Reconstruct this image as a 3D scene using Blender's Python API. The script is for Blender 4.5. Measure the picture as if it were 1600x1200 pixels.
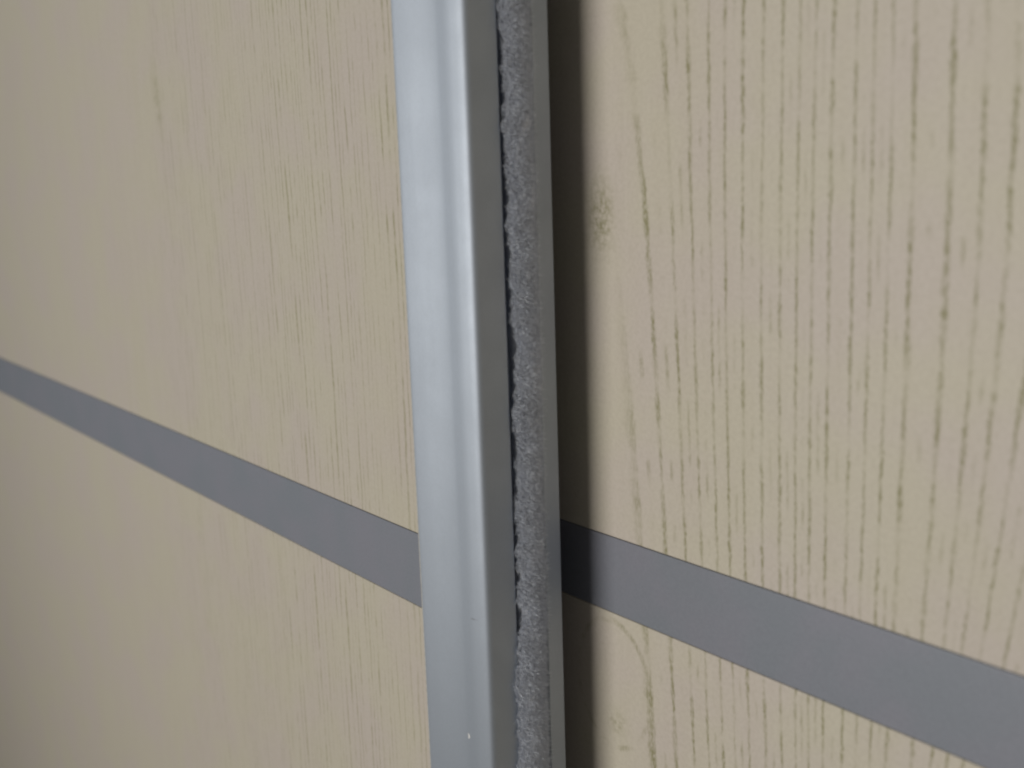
import bpy, math, random
import numpy as np
from mathutils import Matrix, Vector

# ------------------------------------------------------------------ reset
for o in list(bpy.data.objects):
    bpy.data.objects.remove(o, do_unlink=True)
scene = bpy.context.scene
col = scene.collection
random.seed(4); rng = np.random.default_rng(11)

# ------------------------------------------------------------------ camera
# world: X along the doors (right), Y into the wardrobe, Z up; metres.
# x = 0 is the free edge of the front door, y = 0 its face, z = 0 the lower edge of its inlay strip
CAM = Vector((0.2025, -0.1545, 0.1194))
YAW, PITCH, ROLL = 0.885903, -0.196440, 0.033070
cam_d = bpy.data.cameras.new('camera')
cam = bpy.data.objects.new('camera', cam_d)
col.objects.link(cam)
R = Matrix.Rotation(YAW, 3, 'Z') @ Matrix.Rotation(PITCH, 3, 'X') @ Matrix.Rotation(ROLL, 3, 'Y')
M = Matrix((R.col[0], R.col[2], -R.col[1])).transposed().to_4x4()
M.translation = CAM
cam.matrix_world = M
cam_d.sensor_width = 36.0
cam_d.lens = 36.0 * 1626.2 / 1600.0
cam_d.clip_start = 0.01
cam_d.clip_end = 50.0
cam_d.dof.use_dof = True
cam_d.dof.focus_distance = 0.30
cam_d.dof.aperture_fstop = 11.0
scene.camera = cam
scene.render.resolution_x, scene.render.resolution_y = 1024, 768

# ------------------------------------------------------------------ room light
world = bpy.data.worlds.new('World')
scene.world = world
world.use_nodes = True
bg = world.node_tree.nodes['Background']
bg.inputs['Color'].default_value = (1.0, 0.95, 0.84, 1)
bg.inputs['Strength'].default_value = 0.10

def area_lamp(name, loc, target, sx, sy, watts, colour):
    d = bpy.data.lights.new(name, 'AREA')
    d.shape = 'RECTANGLE'; d.size = sx; d.size_y = sy
    d.energy = watts; d.color = colour
    o = bpy.data.objects.new(name, d); col.objects.link(o)
    o.location = loc
    o.rotation_euler = (Vector(target) - Vector(loc)).to_track_quat('-Z', 'Y').to_euler()
    return o

area_lamp('room_lamp', (-0.078, -1.00, 0.10), (0.0, 0.0, 0.06), 0.42, 0.42, 7.35, (1.0, 0.965, 0.89))
area_lamp('window_light', (-2.6, -1.75, 0.35), (0.0, 0.0, 0.06), 0.9, 2.4, 4.0, (0.60, 0.80, 1.0))

vs = scene.view_settings
vs.view_transform = 'Standard'; vs.look = 'None'; vs.gamma = 1.0
vs.exposure = -0.05; vs.use_curve_mapping = False
scene.render.engine = 'CYCLES'
scene.cycles.filter_width = 2.2
scene.cycles.max_bounces = 6

# ------------------------------------------------------------------ node helper
class S:
    """a scalar socket with arithmetic"""
    nt = None
    def __init__(self, s): self.s = s
    @staticmethod
    def op(kind, *a, clamp=False):
        n = S.nt.nodes.new('ShaderNodeMath'); n.operation = kind; n.use_clamp = clamp
        for i, v in enumerate(a):
            if isinstance(v, S): S.nt.links.new(v.s, n.inputs[i])
            else: n.inputs[i].default_value = float(v)
        return S(n.outputs[0])
    def __add__(s, o): return S.op('ADD', s, o)
    __radd__ = __add__
    def __sub__(s, o): return S.op('SUBTRACT', s, o)
    def __rsub__(s, o): return S.op('SUBTRACT', o, s)
    def __mul__(s, o): return S.op('MULTIPLY', s, o)
    __rmul__ = __mul__
    def __truediv__(s, o): return S.op('DIVIDE', s, o)
    def abs(s): return S.op('ABSOLUTE', s)
    def sqrt(s): return S.op('SQRT', s)
    def exp(s): return S.op('EXPONENT', s)
    def round(s): return S.op('ROUND', s)
    def clamp(s, a, b): return S.op('MINIMUM', S.op('MAXIMUM', s, a), b)
    def max(s, o): return S.op('MAXIMUM', s, o)
    def ramp(s, a, b, ta=0.0, tb=1.0):
        n = S.nt.nodes.new('ShaderNodeMapRange'); n.interpolation_type = 'SMOOTHSTEP'
        S.nt.links.new(s.s, n.inputs['Value'])
        n.inputs['From Min'].default_value = a; n.inputs['From Max'].default_value = b
        n.inputs['To Min'].default_value = ta; n.inputs['To Max'].default_value = tb
        return S(n.outputs['Result'])

def xyz(a, b, c):
    n = S.nt.nodes.new('ShaderNodeCombineXYZ')
    for i, v in enumerate((a, b, c)):
        if isinstance(v, S): S.nt.links.new(v.s, n.inputs[i])
        else: n.inputs[i].default_value = float(v)
    return n.outputs[0]

def noise(vec, scale=1.0, detail=2.0, rough=0.5):
    n = S.nt.nodes.new('ShaderNodeTexNoise')
    S.nt.links.new(vec, n.inputs['Vector'])
    n.inputs['Scale'].default_value = scale
    n.inputs['Detail'].default_value = detail
    n.inputs['Roughness'].default_value = rough
    return S(n.outputs[0])

def mixc(fac, a, b):
    n = S.nt.nodes.new('ShaderNodeMix'); n.data_type = 'RGBA'
    if isinstance(fac, S): S.nt.links.new(fac.s, n.inputs['Factor'])
    else: n.inputs['Factor'].default_value = fac
    for k, v in (('A', a), ('B', b)):
        i = [q for q in n.inputs if q.name == k and q.type == 'RGBA'][0]
        if isinstance(v, tuple): i.default_value = (*v, 1)
        else: S.nt.links.new(v, i)
    return [q for q in n.outputs if q.type == 'RGBA'][0]

def new_mat(name):
    m = bpy.data.materials.new(name); m.use_nodes = True
    S.nt = m.node_tree
    b = m.node_tree.nodes['Principled BSDF']
    tc = S.nt.nodes.new('ShaderNodeTexCoord')
    sp = S.nt.nodes.new('ShaderNodeSeparateXYZ')
    S.nt.links.new(tc.outputs['Object'], sp.inputs[0])
    return m, b, S(sp.outputs[0]), S(sp.outputs[1]), S(sp.outputs[2]), tc.outputs['Object']

def link(sock, inp): S.nt.links.new(sock.s if isinstance(sock, S) else sock, inp)

def bump(height, strength, dist, b):
    n = S.nt.nodes.new('ShaderNodeBump')
    n.inputs['Strength'].default_value = strength
    n.inputs['Distance'].default_value = dist
    link(height, n.inputs['Height']); link(n.outputs[0], b.inputs['Normal'])

# ------------------------------------------------------------------ materials
PANEL = (0.590, 0.549, 0.462)
PANEL_B = (0.588, 0.522, 0.498)
PORE = (0.225, 0.212, 0.095)

def finish_panel(b, x, z, obj, mask, depth, tone=1.0):
    big = noise(xyz(x, 0.0, z), 28.0, 2.0, 0.55).ramp(0.36, 0.66)
    streak = noise(xyz(x * 240.0, 0.0, z * 9.0), 1.0, 2.0, 0.5).ramp(0.3, 0.75)
    fine = noise(obj, 900.0, 2.0, 0.7)
    c = mixc(big * 0.7, tuple(v * tone for v in PANEL), tuple(v * tone for v in PANEL_B))
    c = mixc(streak * 0.06, c, (0.42, 0.36, 0.24))
    c = mixc(fine.ramp(0.25, 0.8) * 0.26, c, (0.37, 0.33, 0.26))
    c = mixc(mask, c, PORE)
    link(c, b.inputs['Base Color'])
    b.inputs['Roughness'].default_value = 0.52
    b.inputs['Specular IOR Level'].default_value = 0.30
    bump((mask * -1.0) + fine * 0.22, 0.5, depth, b)

def rear_panel_material():
    m, b, x, y, z, obj = new_mat('ash_laminate_coarse_grain')
    # the grain lines drift sideways with height
    xc = (x * 10.0).clamp(0.0, 1.25); zc = (z * 10.0).clamp(-0.9, 2.0)
    x2 = xc * xc; x3 = x2 * xc
    a1 = -13.3438 + xc * 40.2954 + x2 * -67.2098 + x3 * 44.5794
    a2 = -2.8929 + xc * 16.8398 + x2 * -16.6344 + x3 * 0.3541
    X = x * 1000.0 - a1 * zc - a2 * zc * zc                     # mm
    wob = noise(xyz(x * 60.0, 3.0, z * 80.0), 1.0, 4.0, 0.7) - 0.5
    rag = noise(xyz(x * 700.0, 3.0, z * 700.0), 1.0, 2.0, 0.7) - 0.5
    X = X + wob * 1.0 + rag * 0.9
    lines = [22.07, 30.43, 36.98, 42.07, 46.98, 50.86, 55.36, 60.39, 65.18, 69.26, 72.86, 76.8,
             81.92, 85.41, 88.93, 92.8, 98.94, 103.26, 106.62, 110.0, 114.0]
    fc = S.nt.nodes.new('ShaderNodeFloatCurve')
    cm = fc.mapping; cm.use_clip = False; cm.extend = 'EXTRAPOLATED'
    pts = [(0.0, -0.9)] + [(p, float(i)) for i, p in enumerate(lines)] + [(120.0, 21.4)]
    cu = cm.curves[0]
    cu.points[0].location = (pts[0][0] / 120.0, pts[0][1] / 30.0)
    cu.points[1].location = (pts[-1][0] / 120.0, pts[-1][1] / 30.0)
    for p in pts[1:-1]: cu.points.new(p[0] / 120.0, p[1] / 30.0)
    for p in cu.points: p.handle_type = 'VECTOR'
    cm.update()
    t = X / 120.0
    link(t.clamp(0.0, 1.0), fc.inputs['Value'])
    idx = S(fc.outputs[0]) * 30.0
    over = (t - 1.0).max(0.0) * (120.0 / 4.4)
    under = (0.0 - t).max(0.0) * (120.0 / 5.0)
    idx = idx + over - under
    near = idx.round()
    d = (idx - near).abs() * 4.6                                 # mm from the line
    seg = noise(xyz(near * 7.31, 1.0, z * 62.0), 1.0, 3.0, 0.65).ramp(0.34, 0.60, 0.16, 1.0)
    wid = noise(xyz(near * 3.77, 5.0, z * 120.0), 1.0, 2.0, 0.6).ramp(0.3, 0.75, 0.34, 0.72)
    grit = noise(xyz(x * 1700.0, 0.0, z * 480.0), 1.0, 2.0, 0.7).ramp(0.36, 0.60, 0.25, 1.0)
    line = (d / wid).ramp(0.25, 1.15, 1.0, 0.0) * seg * grit
    # a fainter second set between the main lines
    near2 = (idx - 0.5).round()
    d2 = (idx - 0.5 - near2).abs() * 4.6
    seg2 = noise(xyz(near2 * 5.17, 8.0, z * 62.0), 1.0, 2.0, 0.6).ramp(0.50, 0.68)
    line2 = (d2 / 0.45).ramp(0.2, 1.2, 1.0, 0.0) * seg2 * grit * 0.55
    edge = x.ramp(0.010, 0.024)                                   # quiet wood beside the knot
    line = (line * 0.86).max(line2) * edge
    # dark knot smudge and a looped figure near the door edge
    kx = (x - 0.0072) / 0.0044; kz = (z - 0.1085) / 0.0085
    kn = ((kx * kx + kz * kz) * -1.0).exp() * noise(obj, 520.0, 3.0, 0.7).ramp(0.32, 0.68)
    ax = (x - 0.0090) / 0.0140; az = (z + 0.0215) / 0.0190
    ar = ((ax * ax + az * az).sqrt() - 1.0).abs() * 12.0
    arc = ((ar / 0.75).ramp(0.2, 1.2, 1.0, 0.0)) * noise(xyz(x * 90.0, 2.0, z * 130.0), 1.0, 2.0, 0.6).ramp(0.42, 0.62) * 0.34
    sx_ = (x - 0.0105) / 0.0035; sz_ = (z + 0.0330) / 0.0035
    sm = ((sx_ * sx_ + sz_ * sz_) * -1.0).exp() * noise(obj, 640.0, 3.0, 0.7).ramp(0.35, 0.7) * 0.5
    mask = line.max(kn * 0.85).max(arc * grit * 1.5).max(sm)
    finish_panel(b, x, z, obj, mask, 0.00012)
    return m

def front_panel_material():
    m, b, x, y, z, obj = new_mat('ash_laminate_fine_grain')
    lean = noise(xyz(x * 9.0, 4.0, z * 5.0), 1.0, 1.0, 0.5) - 0.5
    wob = noise(xyz(x * 150.0, 6.0, z * 60.0), 1.0, 3.0, 0.6) - 0.5
    X = x * 1000.0 + lean * 9.0 + wob * 1.6
    irr = noise(xyz(X * 0.11, 2.0, 0.0), 1.0, 2.0, 0.5) - 0.5
    idx = X / 2.5 + irr * 3.2
    near = idx.round()
    d = (idx - near).abs() * 2.5
    seg = noise(xyz(near * 7.31, 1.5, z * 75.0), 1.0, 3.0, 0.65).ramp(0.40, 0.64, 0.10, 1.0)
    zone = noise(xyz(x * 34.0, 7.0, z * 2.5), 1.0, 1.0, 0.5).ramp(0.30, 0.60, 0.55, 1.0)
    grit = noise(xyz(x * 1900.0, 0.0, z * 500.0), 1.0, 2.0, 0.6).ramp(0.30, 0.58, 0.35, 1.0)
    line = (d / 0.36).ramp(0.2, 1.2, 1.0, 0.0) * seg * zone * grit * 0.66
    fade = x.ramp(-0.30, -0.10, 0.15, 1.0)                        # plainer cut of veneer further along
    # one darker fleck with a tail
    fx = (x + 0.190 + (z - 0.150) * 0.10) / 0.0030; fz = (z - 0.152) / 0.012
    fl = ((fx * fx + fz * fz) * -1.0).exp() * noise(obj, 300.0, 3.0, 0.7).ramp(0.3, 0.65) * 0.45
    finish_panel(b, x, z, obj, (line * fade).max(fl), 0.00008, 0.885)
    return m

def metal_material(name, colour, rough, aniso, bumpy):
    m, b, x, y, z, obj = new_mat(name)
    drag = noise(xyz(x * 5200.0, y * 5200.0, z * 30.0), 1.0, 2.0, 0.6)
    blotch = noise(obj, 60.0, 3.0, 0.6)
    fine = noise(obj, 1600.0, 2.0, 0.7)
    c = mixc(blotch.ramp(0.3, 0.7) * 0.25, colour, tuple(v * 0.86 for v in colour))
    c = mixc(fine.ramp(0.3, 0.8) * 0.18, c, tuple(v * 0.72 for v in colour))
    link(c, b.inputs['Base Color'])
    b.inputs['Metallic'].default_value = 1.0
    link(rough + (blotch - 0.5) * 0.10 + (drag - 0.5) * 0.08, b.inputs['Roughness'])
    b.inputs['Anisotropic'].default_value = aniso
    bump(drag * 0.6 + fine, bumpy, 0.00004, b)
    return m

def strip_material():
    m, b, x, y, z, obj = new_mat('satin_grey_inlay')
    fine = noise(obj, 1300.0, 2.0, 0.7)
    brushed = noise(xyz(x * 25.0, y * 500.0, z * 2600.0), 1.0, 2.0, 0.6)
    blotch = noise(obj, 45.0, 2.0, 0.6)
    c = mixc(blotch.ramp(0.3, 0.7), (0.245, 0.266, 0.312), (0.266, 0.272, 0.325))
    c = mixc(fine.ramp(0.25, 0.8) * 0.22, c, (0.15, 0.158, 0.19))
    link(c, b.inputs['Base Color'])
    b.inputs['Roughness'].default_value = 0.48
    b.inputs['Metallic'].default_value = 0.25
    bump(brushed + fine, 0.25, 0.00004, b)
    return m

def plain_material(name, colour, rough, vary=0.15, scale=600.0):
    m, b, x, y, z, obj = new_mat(name)
    f = noise(obj, scale, 3.0, 0.6)
    link(mixc(f.ramp(0.25, 0.75) * vary * 4.0, colour, tuple(v * 0.55 for v in colour)), b.inputs['Base Color'])
    b.inputs['Roughness'].default_value = rough
    bump(f, 0.3, 0.0001, b)
    return m

MAT_FRONT = front_panel_material()
MAT_REAR = rear_panel_material()
MAT_ALU = metal_material('satin_aluminium', (0.490, 0.535, 0.610), 0.66, 0.35, 0.30)
MAT_STRIP = strip_material()
MAT_PILE = plain_material('grey_wool_pile', (0.86, 0.90, 0.99), 0.95, 0.03, 900.0)
MAT_PILE_CORE = plain_material('grey_pile_backing', (0.62, 0.65, 0.74), 1.0, 0.10, 900.0)
MAT_GASKET = plain_material('pale_grey_gasket', (0.50, 0.49, 0.47), 0.6)
MAT_SPECK = plain_material('white_paint', (0.80, 0.80, 0.80), 0.6)
MAT_SCRATCH = plain_material('dark_scuff', (0.24, 0.24, 0.26), 0.8)

# ------------------------------------------------------------------ mesh helpers
ZB, ZT = -0.80, 0.80               # the doors run on above and below the picture

def thing(name, label, cat, loc):
    o = bpy.data.objects.new(name, None); col.objects.link(o)
    o.empty_display_size = 0.05
    o.location = loc
    o['label'] = label; o['category'] = cat
    return o

def part(name, verts, faces, mat, parent, smooth=False, bevel=0.0):
    me = bpy.data.meshes.new(name)
    me.from_pydata([tuple(v) for v in verts], [], faces)
    me.validate(); me.update()
    me.materials.append(mat)
    if smooth:
        for p in me.polygons: p.use_smooth = True
    o = bpy.data.objects.new(name, me); col.objects.link(o)
    o.parent = parent
    root = parent
    while root.parent: root = root.parent
    if parent is root: o.location = -Vector(root.location)      # mesh stays in world coordinates
    if bevel:
        b = o.modifiers.new('bevel', 'BEVEL'); b.width = bevel; b.segments = 3; b.limit_method = 'ANGLE'
    return o

def box(x0, x1, y0, y1, z0, z1):
    v = [(x, y, z) for x in (x0, x1) for y in (y0, y1) for z in (z0, z1)]
    f = [(0, 1, 3, 2), (4, 6, 7, 5), (0, 4, 5, 1), (2, 3, 7, 6), (0, 2, 6, 4), (1, 5, 7, 3)]
    return v, f

def extrude(profile, z0, z1, n=1):
    """closed profile [(x, y)] (clockwise seen from above) drawn out along z"""
    k = len(profile); v = []; f = []
    for i in range(n + 1):
        z = z0 + (z1 - z0) * i / n
        v += [(x, y, z) for x, y in profile]
    for i in range(n):
        for j in range(k):
            a = i * k + j; b = i * k + (j + 1) % k
            f.append((a, b, b + k, a + k))
    f.append(tuple(range(k)))
    f.append(tuple(range(n * k, (n + 1) * k))[::-1])
    return v, f

def spline(pts, n=6):
    """Catmull-Rom through 2-D points"""
    out = []
    P = [pts[0]] + list(pts) + [pts[-1]]
    for i in range(1, len(P) - 2):
        p0, p1, p2, p3 = (np.array(q) for q in P[i - 1:i + 3])
        for t in np.linspace(0, 1, n, endpoint=False):
            out.append(tuple(0.5 * ((2 * p1) + (p2 - p0) * t + (2 * p0 - 5 * p1 + 4 * p2 - p3) * t * t
                                    + (3 * p1 - p0 - 3 * p2 + p3) * t ** 3)))
    out.append(tuple(pts[-1]))
    return out

def fix_normals(o):
    import bmesh
    bm = bmesh.new(); bm.from_mesh(o.data)
    bmesh.ops.recalc_face_normals(bm, faces=bm.faces)
    bm.to_mesh(o.data); bm.free()

# ------------------------------------------------------------------ front sliding door
H = 0.022                           # height of the inlay strip
W = 0.0295                          # width of the stile
front = thing('wardrobe_door', 'front sliding door on the left with aluminium edge profile and grey pile strip', 'door', (-0.5, 0.013, ZB))
GAP = 0.00018
o = part('upper_panel', *box(-1.0, -W - 0.0006, 0.0, 0.010, H + GAP, ZT), MAT_FRONT, front, bevel=0.0003)
o = part('lower_panel', *box(-1.0, -W - 0.0006, 0.0, 0.010, ZB, -GAP), MAT_FRONT, front, bevel=0.0003)
o = part('inlay_strip', *box(-1.0, -W - 0.0004, 0.0, 0.0092, 0.0, H), MAT_STRIP, front, bevel=0.0002)
o['label'] = 'grey satin inlay strip crossing the front door'
part('gasket', *box(-W - 0.0005, -W + 0.0004, -0.00035, 0.009, ZB, ZT), MAT_GASKET, front, bevel=0.00015)

mm = 0.001
face = spline([(-29.3, 0.6), (-29.3, -0.35), (-28.8, -0.72), (-27.2, -0.84), (-23.0, -0.66), (-18.5, -0.24), (-14.5, 0.08),
               (-11.5, 0.10), (-9.0, -0.24), (-7.0, -0.54), (-5.2, -0.66), (-3.4, -0.56), (-1.9, -0.34), (-0.85, 0.05), (-0.25, 0.7), (0.0, 1.6)], 7)
prof = [(x * mm, y * mm) for x, y in face]
side = [(0.0, 9.5), (-0.25, 9.9), (-0.9, 10.0), (-0.9, 9.2), (-3.6, 9.2), (-3.6, 22.6), (-0.9, 22.6), (-0.9, 20.6), (-0.25, 20.65),
        (0.0, 20.9), (0.0, 25.9), (-0.12, 26.2), (-0.4, 26.34), (-29.0, 26.34), (-29.3, 26.0)]
prof += [(x * mm, y * mm) for x, y in side]
stile = part('stile', *extrude(prof, ZB, ZT, 24), MAT_ALU, front)
fix_normals(stile)
nface = len(face)
for p in stile.data.polygons:      # smooth only over the rolled face
    ids = [v % len(prof) for v in p.vertices]
    p.use_smooth = len(p.vertices) == 4 and max(ids) < nface
stile['label'] = 'satin aluminium stile with rolled face and slotted side'

# small marks on the stile face: a paint fleck and a hairline scuff
def face_y(x):
    fx = [p[0] for p in face]; fy = [p[1] for p in face]
    return float(np.interp(x / mm, fx[3:], fy[3:])) * mm
def fleck(name, cx, cz, rx, rz, mat, tilt=0.0):
    v = []; k = 9
    for r, lift in ((1.0, 0.00002), (0.55, 0.00014)):
        for i in range(k):
            a = 2 * math.pi * i / k; q = r * (1 + 0.22 * math.sin(3 * a + 1))
            dx = rx * q * math.cos(a); dz = rz * q * math.sin(a) + tilt * dx
            v.append((cx + dx, face_y(cx + dx) - lift, cz + dz))
    f = [(i, (i + 1) % k, k + (i + 1) % k, k + i) for i in range(k)] + [tuple(range(k, 2 * k))]
    ob = part(name, v, f, mat, stile, smooth=True)
    fix_normals(ob); return ob
fleck('paint_fleck', -0.0104, -0.0314, 0.00055, 0.0008, MAT_SPECK)['label'] = 'tiny white paint fleck'
fleck('scuff', -0.0052, 0.0049, 0.0015, 0.00010, MAT_SCRATCH, 0.12)['label'] = 'short dark hairline scuff'

# pile strip in the slot: backing + core, and the fibres
def centre(z):                      # the pile wanders and leans forward towards the bottom
    return (15.9 + 0.5 * math.sin(z * 21 + 0.4) - 2.3 / (1 + math.exp((z - 0.005) * 55)) + 0.25 * math.sin(z * 97 + 1)
            + 0.18 * math.sin(z * 263 + 2))
core_prof = [(-3.4, -3.4), (-1.5, -3.5), (0.0, -3.5), (0.9, -2.7), (1.5, -1.0), (1.5, 0.9), (1.1, 2.6), (0.3, 3.6), (-1.5, 3.5), (-3.4, 3.4)]
nz = 640; v = []; f = []; k = len(core_prof)
for i in range(nz + 1):
    z = ZB + (ZT - ZB) * i / nz
    c = centre(z)
    for j, (px, py) in enumerate(core_prof):
        w = 1.0 if 1 < j < 8 else 0.2
        v.append(((px + w * 0.25 * rng.normal()) * mm, (np.clip(c, 13.2, 18.4) * (1 - w) + c * w + py + w * 0.25 * rng.normal()) * mm, z))
for i in range(nz):
    for j in range(k):
        a = i * k + j; b = i * k + (j + 1) % k
        f.append((a, b, b + k, a + k))
pile = part('pile_strip', v, f, MAT_PILE_CORE, front, smooth=True)
fix_normals(pile)
pile['label'] = 'fuzzy grey wool pile strip in the slot of the stile'

pits = [(0.0046, 0.0018, 1.5), (0.0152, 0.0014, 1.0), (0.026, 0.0012, 0.7), (0.050, 0.002, 0.7), (0.078, 0.004, 0.7), (0.098, 0.006, 0.8)]
def fibres(n, z0, z1):
    z = rng.uniform(z0, z1, n)
    c = np.array([centre(q) for q in z])
    u = rng.uniform(-1, 1, n)                               # across the strip
    clump = np.sin(z * 1900 + u * 5) * 0.25 + np.sin(z * 733 + 2) * 0.3 + np.sin(z * 377 + u * 3) * 0.25
    trim = np.zeros(n)
    for pz, pw, amt in pits:
        trim += amt * np.exp(-((z - pz) / pw) ** 2)
    lo = c - 5.2 + trim - 0.25 + 0.35 * np.sin(z * 510) + 0.3 * np.sin(z * 1330) + 0.35 * np.sin(z * 171 + 1)
    hi = 0.25 * c + 0.75 * 16.0 + 4.2 + 0.2 * np.sin(z * 431 + 1)
    by = (lo + hi) / 2 + u * (hi - lo) / 2 * 0.93
    bx = np.full(n, 0.0) + (1 - u ** 2) * 1.1
    ln = 1.25 + 0.5 * (1 - u ** 2) + 0.35 * rng.normal(size=n) * 0.6 + clump * 0.28
    ln = np.clip(ln, 0.5, 2.6)
    stray = rng.random(n) < 0.16
    ln = np.where(stray, ln + rng.uniform(0.3, 1.3, n), ln)
    dy = u * 0.55 + 0.36 * rng.normal(size=n) + clump * 0.15 + np.where(stray, 0.8 * rng.normal(size=n), 0)
    dz = 0.40 * rng.normal(size=n) + 0.15 * np.sin(z * 240 + 1.0)
    dx = np.ones(n)
    L = np.sqrt(dx ** 2 + dy ** 2 + dz ** 2)
    d = np.stack([dx, dy, dz], 1) / L[:, None]
    base = np.stack([bx, by, z * 1000], 1)
    mid = base + d * (ln * 0.55)[:, None]
    bend = np.stack([-0.25 * np.abs(rng.normal(size=n)), 0.3 * rng.normal(size=n), 0.3 * rng.normal(size=n)], 1)
    tip = base + d * ln[:, None] + bend
    wv = rng.normal(size=(n, 3)); wv -= d * (wv * d).sum(1)[:, None]
    wv /= np.linalg.norm(wv, axis=1)[:, None]
    wv *= rng.uniform(0.035, 0.065, n)[:, None]
    V = np.stack([base - wv, base + wv, mid + wv * 0.8, mid - wv * 0.8, tip], 1).reshape(-1, 3) * mm
    return V
V = np.vstack([fibres(120000, -0.10, 0.22), fibres(16000, -0.30, -0.10), fibres(16000, 0.22, 0.42),
               fibres(11000, ZB, -0.30), fibres(9000, 0.42, ZT)])
n = len(V) // 5
me = bpy.data.meshes.new('pile_fibres')
me.vertices.add(len(V)); me.vertices.foreach_set('co', V.astype(np.float32).ravel())
b5 = np.arange(n)[:, None] * 5
quads = b5 + np.array([0, 1, 2, 3]); tris = b5 + np.array([3, 2, 4])
loops = np.concatenate([quads, tris], 1).ravel()
starts = (np.arange(n)[:, None] * 7 + np.array([0, 4])).ravel()
me.loops.add(len(loops)); me.loops.foreach_set('vertex_index', loops.astype(np.int32))
me.polygons.add(2 * n); me.polygons.foreach_set('loop_start', starts.astype(np.int32))
me.update(calc_edges=True); me.validate()
me.materials.append(MAT_PILE)
fo = bpy.data.objects.new('pile_fibres', me); col.objects.link(fo)
fo.parent = pile
fo['kind'] = 'stuff'

# ------------------------------------------------------------------ rear sliding door
D = 0.0367
rear = thing('wardrobe_door', 'rear sliding door on the right with coarse vertical wood grain and grey strip', 'door', (0.3, D + 0.008, ZB))
part('upper_panel', *box(-0.25, 0.85, D, D + 0.010, H + GAP, ZT), MAT_REAR, rear, bevel=0.0003)
part('lower_panel', *box(-0.25, 0.85, D, D + 0.010, ZB, -GAP), MAT_REAR, rear, bevel=0.0003)
o = part('inlay_strip', *box(-0.25, 0.85, D, D + 0.0092, 0.0, H), MAT_STRIP, rear, bevel=0.0002)
o['label'] = 'grey satin inlay strip crossing the rear door'
for t in (front, rear): t['group'] = 'wardrobe sliding doors'
